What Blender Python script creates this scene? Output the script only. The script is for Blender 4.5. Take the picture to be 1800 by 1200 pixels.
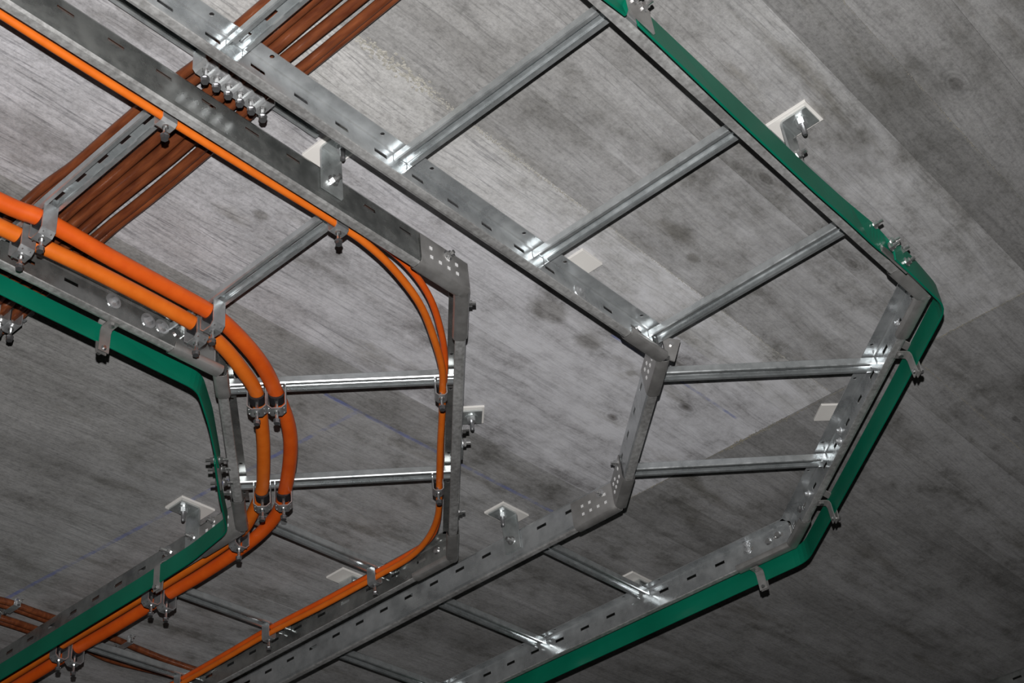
import bpy, math, random
from mathutils import Vector, Matrix
random.seed(7)
C = bpy.context.scene
for o in list(bpy.data.objects): bpy.data.objects.remove(o)
COL = C.collection
PI = math.pi

# ---------------------------------------------------------------- levels (metres)
CAMZ = 1.55                 # the photographer's eye
ZB = CAMZ + 1.40            # underside of the ladder side rails
ZC = CAMZ + 1.505           # underside of the concrete ceiling

# ---------------------------------------------------------------- camera
RT = Vector((0.6542198815, -0.7490530211, -0.1044792716))
UP = Vector((-0.4056565418, -0.4641292465, 0.7874178133))
FW = Vector((0.6383095776, 0.4727616885, 0.6075008388))
cd = bpy.data.cameras.new('camera'); cam = bpy.data.objects.new('camera', cd); COL.objects.link(cam)
cam.matrix_world = Matrix(((RT.x, UP.x, -FW.x, 0), (RT.y, UP.y, -FW.y, 0), (RT.z, UP.z, -FW.z, CAMZ), (0, 0, 0, 1)))
cd.sensor_width = 36; cd.lens = 49.619; cd.clip_start = .02
C.camera = cam

# ---------------------------------------------------------------- world, flash lamp, exposure
w = bpy.data.worlds.new('world'); C.world = w; w.use_nodes = True
w.node_tree.nodes['Background'].inputs[0].default_value = (.85, .93, 1, 1)
w.node_tree.nodes['Background'].inputs[1].default_value = .006
ld = bpy.data.lights.new('camera_flash', 'SPOT'); fl = bpy.data.objects.new('camera_flash', ld); COL.objects.link(fl)
ld.energy = 232; ld.color = (1, .985, .97); ld.shadow_soft_size = .010
ld.spot_size = math.radians(150); ld.spot_blend = .6
fpos = Vector((0, 0, CAMZ)) + UP*.125 - RT*.005
aim = Vector((2.0, 1.55, ZC))
fl.location = fpos; fl.rotation_euler = (aim-fpos).to_track_quat('-Z', 'Y').to_euler()
vs = C.view_settings
vs.view_transform = 'Standard'; vs.look = 'None'; vs.exposure = 0; vs.gamma = 1; vs.use_curve_mapping = False

# ---------------------------------------------------------------- materials
def mat(name, color, rough=.5, metal=0., spec=.5):
    m = bpy.data.materials.new(name); m.use_nodes = True
    b = m.node_tree.nodes['Principled BSDF']
    b.inputs['Base Color'].default_value = (*color, 1); b.inputs['Roughness'].default_value = rough
    b.inputs['Metallic'].default_value = metal; b.inputs['Specular IOR Level'].default_value = spec
    return m
def nd(m, typ, **kw):
    n = m.node_tree.nodes.new(typ)
    for k, v in kw.items(): setattr(n, k, v)
    return n
def lk(m, a, b): m.node_tree.links.new(a, b)
def ramp(m, fac, stops):
    r = nd(m, 'ShaderNodeValToRGB'); e = r.color_ramp.elements
    while len(e) < len(stops): e.new(.5)
    for i, (p, c) in enumerate(stops):
        e[i].position = p; e[i].color = (*c, 1) if len(c) == 3 else c
    lk(m, fac, r.inputs[0]); return r
def mapped(m, scale, src=None, rot=(0, 0, 0)):
    mp = nd(m, 'ShaderNodeMapping'); mp.inputs['Scale'].default_value = scale; mp.inputs['Rotation'].default_value = rot
    g = src or nd(m, 'ShaderNodeNewGeometry').outputs['Position']
    lk(m, g, mp.inputs[0]); return mp.outputs[0]
def noise(m, vec, scale=1., detail=3., rough=.55):
    n = nd(m, 'ShaderNodeTexNoise'); n.inputs['Scale'].default_value = scale
    n.inputs['Detail'].default_value = detail; n.inputs['Roughness'].default_value = rough
    lk(m, vec, n.inputs['Vector']); return n.outputs['Fac']
def mth(m, op, a, b=None, clamp=False):
    n = nd(m, 'ShaderNodeMath', operation=op); n.use_clamp = clamp
    for i, v in enumerate((a, b)):
        if v is None: continue
        if isinstance(v, (int, float)): n.inputs[i].default_value = v
        else: lk(m, v, n.inputs[i])
    return n.outputs[0]
def mixc(m, fac, a, b, blend='MIX'):
    n = nd(m, 'ShaderNodeMix', data_type='RGBA', blend_type=blend)
    for i, v in ((0, fac), (6, a), (7, b)):
        if isinstance(v, (int, float)): n.inputs[i].default_value = v
        elif isinstance(v, tuple): n.inputs[i].default_value = (*v, 1)
        else: lk(m, v, n.inputs[i])
    return n.outputs[2]

def zinc(name, c0, c1, r0, r1, metal, scale=38, streak=None):
    m = mat(name, c0, r0, metal)
    b = m.node_tree.nodes['Principled BSDF']
    f = noise(m, mapped(m, (scale, scale, scale)), 1, 4, .6)
    f2 = noise(m, mapped(m, (9, 9, 9)), 1, 3, .6)
    s = mth(m, 'MULTIPLY', mth(m, 'ADD', f, f2), .5)
    lk(m, ramp(m, s, [(.38, c0), (.62, c1)]).outputs[0], b.inputs['Base Color'])
    mr = nd(m, 'ShaderNodeMapRange'); lk(m, s, mr.inputs[0])
    for i, v in ((1, .38), (2, .62), (3, r0), (4, r1)): mr.inputs[i].default_value = v
    lk(m, mr.outputs[0], b.inputs['Roughness'])
    bp = nd(m, 'ShaderNodeBump'); bp.inputs['Strength'].default_value = .03; bp.inputs['Distance'].default_value = .002
    lk(m, f, bp.inputs['Height']); lk(m, bp.outputs[0], b.inputs['Normal'])
    return m
M = {}
M['rail'] = zinc('galvanized_rail', (.44, .46, .47), (.66, .68, .69), .22, .38, .78)
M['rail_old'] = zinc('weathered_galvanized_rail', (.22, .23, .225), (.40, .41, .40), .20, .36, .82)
M['flange'] = zinc('worn_zinc_flange', (.28, .275, .27), (.50, .50, .495), .42, .62, .5, 120)
M['rung'] = zinc('galvanized_rung', (.50, .53, .54), (.68, .71, .72), .24, .38, .80, 60)
M['joint'] = zinc('matt_zinc_joint', (.36, .35, .34), (.50, .49, .48), .34, .48, .72)
M['clamp'] = zinc('zinc_plated_clamp', (.46, .47, .48), (.64, .65, .66), .30, .44, .80, 70)
M['bracket'] = zinc('zinc_bracket', (.44, .47, .47), (.62, .65, .65), .26, .40, .80, 70)
M['bolt'] = mat('bright_bolt_steel', (.72, .72, .72), .22, .95)
M['stud'] = mat('dark_bolt_steel', (.36, .36, .37), .3, .9)
M['dimple'] = mat('bright_punch_marks', (.80, .80, .80), .28, .35)
M['rubber'] = mat('black_liner', (.015, .015, .017), .5)
M['pad'] = mat('white_pad', (.70, .68, .65), .7)
def plastic(name, c, c2, rough=.42, sc=(30, 30, 30)):
    m = mat(name, c, rough, 0, .35); b = m.node_tree.nodes['Principled BSDF']
    f = noise(m, mapped(m, sc), 1, 4, .6)
    lk(m, ramp(m, f, [(.35, c), (.70, c2)]).outputs[0], b.inputs['Base Color'])
    return m
M['orange'] = plastic('deep_orange_sheath', (.58, .078, .007), (.66, .105, .010))
M['amber'] = plastic('amber_orange_sheath', (.60, .120, .009), (.68, .155, .015))
M['brown'] = plastic('copper_brown_sheath', (.085, .022, .009), (.19, .056, .020), .38, (110, 16, 60))
M['green'] = plastic('green_strip_coat', (.0, .115, .066), (.002, .150, .088), .42, (7, 7, 7))

# concrete: one material, every cast strip takes its own tone from its object colour
def nd_sep(m, col):
    q = nd(m, 'ShaderNodeSeparateColor'); lk(m, col, q.inputs[0]); return q.outputs[0]
def concrete():
    m = mat('board_marked_concrete', (.3, .3, .3), .88, 0, .25)
    b = m.node_tree.nodes['Principled BSDF']
    pos = nd(m, 'ShaderNodeNewGeometry').outputs['Position']
    oi = nd(m, 'ShaderNodeObjectInfo')
    off = nd(m, 'ShaderNodeCombineXYZ'); lk(m, mth(m, 'MULTIPLY', oi.outputs['Random'], 37.), off.inputs[0]); lk(m, mth(m, 'MULTIPLY', oi.outputs['Random'], 11.), off.inputs[2])
    va = nd(m, 'ShaderNodeVectorMath', operation='ADD'); lk(m, pos, va.inputs[0]); lk(m, off.outputs[0], va.inputs[1])
    own = va.outputs[0]
    # wood grain pressed into the concrete, running along x and bent a little
    warp = nd(m, 'ShaderNodeTexNoise'); warp.inputs['Scale'].default_value = 4.; warp.inputs['Detail'].default_value = 2; lk(m, mapped(m, (.6, 2.0, 1), own), warp.inputs['Vector'])
    wy = nd(m, 'ShaderNodeCombineXYZ'); lk(m, mth(m, 'MULTIPLY', mth(m, 'SUBTRACT', warp.outputs['Fac'], .5), .045), wy.inputs[1])
    vw = nd(m, 'ShaderNodeVectorMath', operation='ADD'); lk(m, own, vw.inputs[0]); lk(m, wy.outputs[0], vw.inputs[1])
    g1 = noise(m, mapped(m, (11, 300, 1), vw.outputs[0]), 1, 3, .6)
    g2 = noise(m, mapped(m, (3.2, 70, 1), vw.outputs[0]), 1, 3, .6)
    band = noise(m, mapped(m, (1.3, 20, 1), vw.outputs[0]), 1, 4, .62)
    blot = noise(m, mapped(m, (3.4, 5.2, 3), pos), 1, 6, .66)
    cloud = noise(m, mapped(m, (9, 14, 8), pos), 1, 6, .70)
    fine = noise(m, mapped(m, (95, 150, 60), pos), 1, 3, .7)
    spk = noise(m, mapped(m, (300, 300, 300), pos), 1, 2, .6)
    grain = mth(m, 'ADD', mth(m, 'MULTIPLY', g1, .55), mth(m, 'MULTIPLY', g2, .45))
    sc_ = nd(m, 'ShaderNodeSeparateColor'); lk(m, oi.outputs['Color'], sc_.inputs[0])
    strong = mth(m, 'MULTIPLY', mth(m, 'SUBTRACT', sc_.outputs[0], .20), 5., True)   # pale boards keep a sharper print
    hair = ramp(m, g1, [(.35, (.44, .44, .45)), (.46, (.94, .94, .94)), (.60, (1.05, 1.05, 1.05))]).outputs[0]
    patch = ramp(m, cloud, [(.38, (.25, .25, .25)), (.62, (1, 1, 1))]).outputs[0]
    gk = mixc(m, mth(m, 'MULTIPLY', patch, mth(m, 'ADD', mth(m, 'MULTIPLY', strong, .55), .42)), (1., 1., 1.), hair)
    g2k = ramp(m, g2, [(.30, (.89, .89, .89)), (.50, (1, 1, 1)), (.70, (1.05, 1.05, 1.05))]).outputs[0]
    bk = ramp(m, band, [(.28, (.80, .795, .79)), (.46, (.98, .98, .98)), (.72, (1.09, 1.09, 1.10))]).outputs[0]
    blk = ramp(m, blot, [(.28, (.62, .615, .60)), (.47, (.98, .98, .98)), (.72, (1.14, 1.14, 1.15))]).outputs[0]
    clk = ramp(m, cloud, [(.27, (.60, .595, .58)), (.44, (.97, .97, .97)), (.72, (1.13, 1.13, 1.13))]).outputs[0]
    fk = ramp(m, fine, [(.28, (.74, .74, .74)), (.5, (1, 1, 1)), (.75, (1.10, 1.10, 1.10))]).outputs[0]
    sk = ramp(m, spk, [(.25, (.84, .84, .84)), (.6, (1.05, 1.05, 1.05))]).outputs[0]
    c = mixc(m, 1., oi.outputs['Color'], gk, 'MULTIPLY')
    for kk in (g2k, bk, blk, clk, fk, sk): c = mixc(m, 1., c, kk, 'MULTIPLY')
    # whitish cement bloom left on the pale boards
    px = nd(m, 'ShaderNodeSeparateXYZ'); lk(m, pos, px.inputs[0])
    mr = nd(m, 'ShaderNodeMapRange', interpolation_type='SMOOTHSTEP'); lk(m, px.outputs[0], mr.inputs[0]); mr.inputs[1].default_value = .95; mr.inputs[2].default_value = 1.75
    blm = mth(m, 'MULTIPLY', mth(m, 'MULTIPLY', mr.outputs[0], strong), ramp(m, mth(m, 'ADD', mth(m, 'MULTIPLY', cloud, .6), mth(m, 'MULTIPLY', band, .4)), [(.40, (0, 0, 0)), (.58, (1, 1, 1))]).outputs[0])
    c = mixc(m, mth(m, 'MULTIPLY', blm, .78), c, (.66, .66, .69))
    # old damp stains and moss-brown dirt
    st = noise(m, mapped(m, (2.4, 11, 1), pos), 1, 6, .68)
    dirt = ramp(m, st, [(.57, (0, 0, 0)), (.70, (.8, .8, .8))]).outputs[0]
    c = mixc(m, dirt, c, mixc(m, 1., c, (.56, .54, .49), 'MULTIPLY'))
    # knots of the formwork boards: a dark eye with rings
    vk = nd(m, 'ShaderNodeTexVoronoi'); vk.inputs['Scale'].default_value = 1.; lk(m, mapped(m, (3.2, 7.0, .01), vw.outputs[0]), vk.inputs['Vector'])
    dk = vk.outputs['Distance']
    eye = ramp(m, mth(m, 'ADD', dk, mth(m, 'MULTIPLY', mth(m, 'SUBTRACT', fine, .5), .05)), [(.03, (.62, .61, .60)), (.075, (1, 1, 1))]).outputs[0]
    ringf = mth(m, 'SINE', mth(m, 'MULTIPLY', dk, 170.))
    rmask = ramp(m, dk, [(.06, (1, 1, 1)), (.22, (0, 0, 0))]).outputs[0]
    rk = mth(m, 'SUBTRACT', 1., mth(m, 'MULTIPLY', mth(m, 'MULTIPLY', mth(m, 'ADD', ringf, 1.), .09), rmask))
    cr = nd(m, 'ShaderNodeCombineColor'); [lk(m, rk, cr.inputs[i]) for i in range(3)]
    pick = mth(m, 'GREATER_THAN', nd_sep(m, vk.outputs['Color']), .62)
    c = mixc(m, pick, c, mixc(m, 1., mixc(m, 1., c, eye, 'MULTIPLY'), cr.outputs[0], 'MULTIPLY'))
    # single knots (dark eye, rings) and round damp stains where the boards had them
    sp = nd(m, 'ShaderNodeSeparateXYZ'); lk(m, pos, sp.inputs[0])
    wob = mth(m, 'MULTIPLY', mth(m, 'SUBTRACT', cloud, .5), 1.1)
    for x0, y0, a_, b_, kind in ((1.990, 1.085, .020, .009, 'k'), (1.905, 1.198, .017, .008, 'k'), (1.685, 1.080, .032, .022, 's'), (1.564, 1.071, .040, .026, 's'), (1.82, 1.087, .014, .010, 's'), (1.05, 1.219, .014, .009, 's'), (1.57, .80, .045, .016, 's'), (1.64, .82, .016, .009, 's')):
        ax = mth(m, 'MULTIPLY', mth(m, 'SUBTRACT', sp.outputs[0], x0), 1/a_); ay = mth(m, 'MULTIPLY', mth(m, 'SUBTRACT', sp.outputs[1], y0), 1/b_)
        r2 = mth(m, 'ADD', mth(m, 'SQRT', mth(m, 'ADD', mth(m, 'MULTIPLY', ax, ax), mth(m, 'MULTIPLY', ay, ay))), wob)
        if kind == 'k':
            f_ = ramp(m, mth(m, 'MULTIPLY', r2, .25), [(.0, (.36, .34, .32)), (.15, (.62, .61, .60)), (.27, (1, 1, 1))]).outputs[0]
            rg = mth(m, 'MULTIPLY', mth(m, 'MULTIPLY', mth(m, 'ADD', mth(m, 'SINE', mth(m, 'ADD', mth(m, 'MULTIPLY', r2, 10.), mth(m, 'MULTIPLY', g2, 14.))), 1.), mth(m, 'MULTIPLY', cloud, .15)), ramp(m, mth(m, 'MULTIPLY', r2, .25), [(.25, (1, 1, 1)), (.75, (0, 0, 0))]).outputs[0])
            cg = nd(m, 'ShaderNodeCombineColor'); [lk(m, mth(m, 'SUBTRACT', 1., rg), cg.inputs[i]) for i in range(3)]
            c = mixc(m, 1., mixc(m, 1., c, f_, 'MULTIPLY'), cg.outputs[0], 'MULTIPLY')
        else:
            f_ = ramp(m, mth(m, 'MULTIPLY', r2, .5), [(.30, (.62, .61, .585)), (.62, (1, 1, 1))]).outputs[0]
            c = mixc(m, 1., c, f_, 'MULTIPLY')
    # blue chalk lines snapped on the ceiling
    sep = nd(m, 'ShaderNodeSeparateXYZ'); lk(m, pos, sep.inputs[0]); X, Y = sep.outputs[0], sep.outputs[1]
    cn = noise(m, mapped(m, (22, 22, 22), pos), 1, 3, .7)
    def chalk(axis, at, wdt, lo, hi, other, slope=0.):
        d = mth(m, 'ABSOLUTE', mth(m, 'SUBTRACT', mth(m, 'SUBTRACT', axis, at), mth(m, 'MULTIPLY', other, slope)))
        a = mth(m, 'LESS_THAN', d, wdt)
        a = mth(m, 'MULTIPLY', a, mth(m, 'MULTIPLY', mth(m, 'GREATER_THAN', other, lo), mth(m, 'LESS_THAN', other, hi)))
        return mth(m, 'MULTIPLY', a, mth(m, 'MULTIPLY', mth(m, 'SUBTRACT', cn, .34), 2.2, True))
    k = chalk(Y, 1.498, .004, 1.44, 2.2, X)
    k = mth(m, 'MAXIMUM', k, chalk(Y, 1.0405, .0028, 1.70, 2.10, X))
    k = mth(m, 'MAXIMUM', k, chalk(X, 1.662, .0048, 1.50, 2.70, Y, -.0925))
    c = mixc(m, mth(m, 'MULTIPLY', k, .85), c, (.11, .15, .42))
    lk(m, c, b.inputs['Base Color'])
    bp = nd(m, 'ShaderNodeBump'); bp.inputs['Strength'].default_value = .35; bp.inputs['Distance'].default_value = .0016
    lk(m, mth(m, 'ADD', grain, mth(m, 'MULTIPLY', fine, .7)), bp.inputs['Height']); lk(m, bp.outputs[0], b.inputs['Normal'])
    return m
M['concrete'] = concrete()
M['mortar'] = plastic('pale_mortar', (.25, .24, .215), (.42, .405, .365), .9, (160, 160, 160))
M['rust_mortar'] = plastic('ochre_mortar', (.17, .165, .15), (.27, .245, .19), .9, (26, 26, 26))
M['floor'] = plastic('dusty_floor', (.10, .10, .095), (.16, .155, .15), .9, (6, 6, 6))

# ---------------------------------------------------------------- mesh helpers
class MB:
    def __init__(s): s.v = []; s.f = []; s.mi = []; s.k = 0
    def add(s, vs, fs, mi=None):
        n = len(s.v); s.v += [tuple(v) for v in vs]; s.f += [tuple(i+n for i in f) for f in fs]
        s.mi += [s.k if mi is None else mi]*len(fs)
    def box(s, a, b, fr=None):
        (x0, y0, z0), (x1, y1, z1) = a, b
        vs = [(x0,y0,z0),(x1,y0,z0),(x1,y1,z0),(x0,y1,z0),(x0,y0,z1),(x1,y0,z1),(x1,y1,z1),(x0,y1,z1)]
        if fr: vs = [fr(*p) for p in vs]
        s.add(vs, [(0,3,2,1),(4,5,6,7),(0,1,5,4),(1,2,6,5),(2,3,7,6),(3,0,4,7)])
    def rod(s, p0, p1, r0, r1=None, n=10, rot=0):
        p0, p1 = Vector(p0), Vector(p1); r1 = r0 if r1 is None else r1
        d = (p1-p0).normalized(); a = d.orthogonal().normalized(); b = d.cross(a)
        vs = []
        for p, r in ((p0, r0), (p1, r1)):
            for i in range(n):
                t = 2*PI*i/n+rot; vs.append(p+a*math.cos(t)*r+b*math.sin(t)*r)
        fs = [(i, (i+1) % n, n+(i+1) % n, n+i) for i in range(n)]
        s.add(vs, fs+[tuple(range(n))[::-1], tuple(range(n, 2*n))])
    def tube(s, pts, r, n=12):
        pts = [Vector(p) for p in pts]; vs = []; fs = []
        for i, p in enumerate(pts):
            d = (pts[min(i+1, len(pts)-1)]-pts[max(i-1, 0)]).normalized()
            a = d.cross(Vector((0, 0, 1))).normalized(); b = a.cross(d)
            rr = r(i/(len(pts)-1)) if callable(r) else r
            for k in range(n):
                t = 2*PI*k/n; vs.append(p+a*math.cos(t)*rr+b*math.sin(t)*rr)
        for i in range(len(pts)-1):
            for k in range(n):
                fs.append((i*n+k, i*n+(k+1) % n, (i+1)*n+(k+1) % n, (i+1)*n+k))
        e = (len(pts)-1)*n
        s.add(vs, fs+[tuple(range(n))[::-1], tuple(range(e, e+n))])
    def sheet(s, prof, fr, s0, s1, cross=1):
        # open profile [(u,z)] drawn along s
        n = len(prof); vs = [fr(a, u, z) for a in (s0, s1) for u, z in prof]
        s.add(vs, [(i, i+1, n+i+1, n+i) for i in range(n-1)])
    def build(s, name, material, parent=None, base=(0, 0, 0), smooth=False, solid=0, bevel=0, mats=None):
        me = bpy.data.meshes.new(name)
        me.from_pydata([(x-base[0], y-base[1], z-base[2]) for x, y, z in s.v], [], s.f)
        for m in (mats or [material]): me.materials.append(m)
        if mats:
            for p, i in zip(me.polygons, s.mi): p.material_index = i
        me.update()
        import bmesh
        bm = bmesh.new(); bm.from_mesh(me); bmesh.ops.remove_doubles(bm, verts=bm.verts, dist=1e-6)
        bmesh.ops.recalc_face_normals(bm, faces=bm.faces)
        if smooth:
            for f in bm.faces: f.smooth = True
            for e in bm.edges:
                if len(e.link_faces) == 2 and e.calc_face_angle(0) > math.radians(38): e.smooth = False
        bm.to_mesh(me); bm.free()
        o = bpy.data.objects.new(name, me); COL.objects.link(o)
        if parent: o.parent = parent
        if solid:
            md = o.modifiers.new('thickness', 'SOLIDIFY'); md.thickness = solid; md.offset = 0
        if smooth and solid:
            wn = o.modifiers.new('flat_faces', 'WEIGHTED_NORMAL'); wn.weight = 90; wn.keep_sharp = True
        if bevel:
            md = o.modifiers.new('bevel', 'BEVEL'); md.width = bevel; md.segments = 2; md.limit_method = 'ANGLE'
        return o
def tag(o, label=None, cat=None, group=None, kind=None):
    for k, v in (('label', label), ('category', cat), ('group', group), ('kind', kind)):
        if v: o[k] = v
    return o
def thing(name, label, cat, loc, rotz=0, group=None):
    o = bpy.data.objects.new(name, None); COL.objects.link(o); o.location = loc; o.rotation_euler = (0, 0, rotz)
    o.empty_display_size = .02
    return tag(o, label, cat, group)
def dup(root, loc, rotz, label):
    r = root.copy(); COL.objects.link(r); r.location = loc; r.rotation_euler = (0, 0, rotz); r['label'] = label
    for ch in list(root.children):
        c = ch.copy(); COL.objects.link(c); c.parent = r
        for g in list(ch.children):
            d = g.copy(); COL.objects.link(d); d.parent = c
    return r
def spline(pts, n=6):
    P = [Vector(p) for p in pts]; out = []
    for i in range(len(P)-1):
        a, b, c, d = P[max(i-1, 0)], P[i], P[i+1], P[min(i+2, len(P)-1)]
        for k in range(n):
            t = k/n
            out.append(.5*((2*b)+(c-a)*t+(2*a-5*b+4*c-d)*t*t+(3*b-a-3*c+d)*t**3))
    return out+[P[-1]]

# ---------------------------------------------------------------- structure: floor, ceiling and its cast strips
mb = MB(); mb.box((-5, -6, -.1), (9, 8, 0)); tag(mb.build('floor', M['floor']), kind='structure')
mb = MB(); mb.box((-1.2, -1.7, ZC+.006), (6.6, 4.2, ZC+.25)); ceil = mb.build('ceiling', M['concrete'])
ceil.color = (.10, .10, .10, 1); tag(ceil, kind='structure')
rnd = random.Random(21)
edges = [-1.6]
while edges[-1] < -.02: edges.append(edges[-1]+rnd.uniform(.095, .13))
edges = [e for e in edges if e < .03]+[.145, .25, .36, .44, .545, .655, .765, .868, .965, 1.075, 1.185, 1.295, 1.405, 1.50, 1.605]
while edges[-1] < 4.1: edges.append(edges[-1]+rnd.uniform(.095, .125))
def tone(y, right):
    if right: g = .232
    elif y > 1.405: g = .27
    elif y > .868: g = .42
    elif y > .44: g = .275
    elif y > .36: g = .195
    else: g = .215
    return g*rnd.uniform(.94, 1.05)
def strip_mesh(x0, x1, y0, y1, dz):
    m_ = MB(); e = .00012; m_.box((x0+e, y0+e, ZC+dz), (x1-e, y1-e, ZC+.012+dz)); return m_
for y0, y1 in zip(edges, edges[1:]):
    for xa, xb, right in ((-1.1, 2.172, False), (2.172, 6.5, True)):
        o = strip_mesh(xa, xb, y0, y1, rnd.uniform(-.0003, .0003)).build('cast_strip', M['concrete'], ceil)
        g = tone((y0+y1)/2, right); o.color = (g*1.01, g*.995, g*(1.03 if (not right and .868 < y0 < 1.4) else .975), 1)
def ridge(pts, wid, mtl, seed, hgt=.0022, dens=1.):
    # a rough line of squeezed-out mortar: many small flattened lumps, joined
    r_ = random.Random(seed); m_ = MB(); P = [Vector((x, y, ZC)) for x, y in pts]; tot = sum((b-a).length for a, b in zip(P, P[1:])); run = 0
    for a, b in zip(P, P[1:]):
        L = (b-a).length; d = (b-a)/L; nr = Vector((-d.y, d.x, 0)); s_ = 0
        while s_ < L:
            t = (run+s_)/tot; ww = wid(t) if callable(wid) else wid
            if r_.random() < dens:
                rx, ry = .0007+ww*r_.uniform(.10, .34), .0006+ww*r_.uniform(.07, .20); h = hgt*r_.uniform(.15, .55)
                c = a+d*(s_+r_.uniform(-.003, .003))+nr*r_.gauss(0, .42)*ww; k = 6; o_ = r_.uniform(0, PI)
                base = [c+d*rx*math.cos(o_+2*PI*i/k)*r_.uniform(.7, 1.25)+nr*ry*math.sin(o_+2*PI*i/k)*r_.uniform(.7, 1.25)+Vector((0, 0, .0012)) for i in range(k)]
                top = [c+(p-c)*.55+Vector((0, 0, -h-.0012*.55)) for p in base]
                m_.add(base+top, [(i, (i+1) % k, k+(i+1) % k, k+i) for i in range(k)]+[tuple(range(k, 2*k))])
            s_ += ww*.035+.0004
        run += L
    o = m_.build('mortar_ridge', mtl, ceil); o['kind'] = 'stuff'; return o
ridge([(.905, .868), (1.07, .869)], lambda t: .006+.012*math.sin(PI*t), M['mortar'], 1)
ridge([(1.07, .869), (1.16, .870), (1.40, .870)], lambda t: .0060*(1-.5*t), M['mortar'], 2, .002, .7)
ridge([(1.40, .869), (2.16, .868)], .0028, M['mortar'], 3, .0012, .45)
ridge([(2.172, .05), (2.174, .6), (2.178, .84), (2.176, 1.1), (2.17, 1.42), (2.172, 2.0)], .0034, M['rust_mortar'], 4, .0016, .6)
ridge([(2.178, .97), (2.172, 1.06), (2.18, 1.12)], .009, M['rust_mortar'], 5, .0016, .5)
ridge([(1.30, .36), (1.75, .361), (2.16, .36)], .0024, M['rust_mortar'], 6, .001, .3)
ridge([(2.18, .70), (2.8, .705), (3.4, .70)], .0024, M['rust_mortar'], 8, .001, .35)

# ---------------------------------------------------------------- ladder building blocks
def frame(P0, P1, side):
    # s along the rail, u into the ladder, z above the rail underside
    P0, P1 = Vector((*P0, 0)), Vector((*P1, 0)); t = (P1-P0).normalized(); n = Vector((-t.y, t.x, 0))*side
    f = lambda s, u, z: P0+t*s+n*u+Vector((0, 0, ZB+z))
    f.t, f.n, f.L, f.P0 = t, n, (P1-P0).length, P0
    return f
RH = .062
ZS0, ZS1 = .0378, .0452
RAILPROF = [(.0172, .0015), (.0165, .0002), (.0125, 0), (.006, 0), (.0018, .0016), (0, .006), (0, .022), (0, ZS0), (0, ZS1), (0, .057), (.0012, .0606), (.004, RH), (.0115, RH), (.0205, RH), (.0235, RH)]
SLOT_E = 7; HOLE_E = 12; HC = (.0115+.0205)/2; HR = .0035
def rail(root, fr, s0, s1, slots, holes, name='side_rail'):
    st = {s0, s1}; sl = [(a, b) for a, b in slots if a > s0+.003 and b < s1-.003]
    hl = [h for h in holes if s0+.01 < h < s1-.01]
    hl = [h for h in hl]
    for a, b in sl: st |= {a, b}
    for h in hl: st |= {h-.0045, h+.0045}
    k = s0
    while k < s1: st.add(k); k += .12
    st = sorted(st); S_ = [st[0]]
    for x in st[1:]:
        if x-S_[-1] > 1e-4: S_.append(x)
    m_ = MB(); n = len(RAILPROF)
    inside = lambda a, b, iv: any(a > p-1e-5 and b < q+1e-5 for p, q in iv)
    hiv = [(h-.0045, h+.0045) for h in hl]
    for a, b in zip(S_, S_[1:]):
        vs = [fr(x, u, z) for x in (a, b) for u, z in RAILPROF]; fs = []; mi = []
        for i in range(n-1):
            if i == SLOT_E and inside(a, b, sl): continue
            if i == HOLE_E and inside(a, b, hiv): continue
            fs.append((i, i+1, n+i+1, n+i)); mi.append(1 if i < 4 else 0)
        k0 = len(m_.v); m_.v += [tuple(v) for v in vs]; m_.f += [tuple(j+k0 for j in f) for f in fs]; m_.mi += mi
    for h in hl:
        c = [fr(h-.0045, .0115, RH), fr(h+.0045, .0115, RH), fr(h+.0045, .0205, RH), fr(h-.0045, .0205, RH)]
        ring = [fr(h+HR*math.cos(t), HC+HR*math.sin(t), RH) for t in [(-PI/2-PI/8)+k*PI/4 for k in range(8)]]
        # ring 0,1 face side c0-c1 (low u); 2,3 side c1-c2; 4,5 side c2-c3; 6,7 side c3-c0
        fs = []
        for k in range(4):
            A, B = k, (k+1) % 4
            fs.append((A, B, 4+2*k+1, 4+2*k)); fs.append((B, 4+(2*k+2) % 8, 4+2*k+1))
        m_.add(c+ring, fs, 0)
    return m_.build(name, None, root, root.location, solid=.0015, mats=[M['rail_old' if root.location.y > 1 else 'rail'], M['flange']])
def hexbolt(fr, s, u, z, sgn, parent, base, r=.0075, ln=.012, name='bolt', washer=True, stud=.012):
    # axis along u; sgn=+1 points into the ladder, -1 outwards
    m_ = MB()
    P = lambda d: fr(s, u+sgn*d, z)
    if washer: m_.rod(P(-.0005), P(.0016), r*1.45, n=14)
    m_.rod(P(.0016), P(.0016+.006), r, n=6)
    if stud: m_.rod(P(.0076), P(.0076+stud), r*.55, n=8)
    return m_.build(name, M['bolt'], parent, base)
CONPROF = [(-.0028, .0545), (-.0028, .030), (-.0028, .007), (-.0012, .0005), (.0035, -.0028), (.0145, -.0028), (.0188, -.001), (.0205, .003), (.0205, .0085)]
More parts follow.
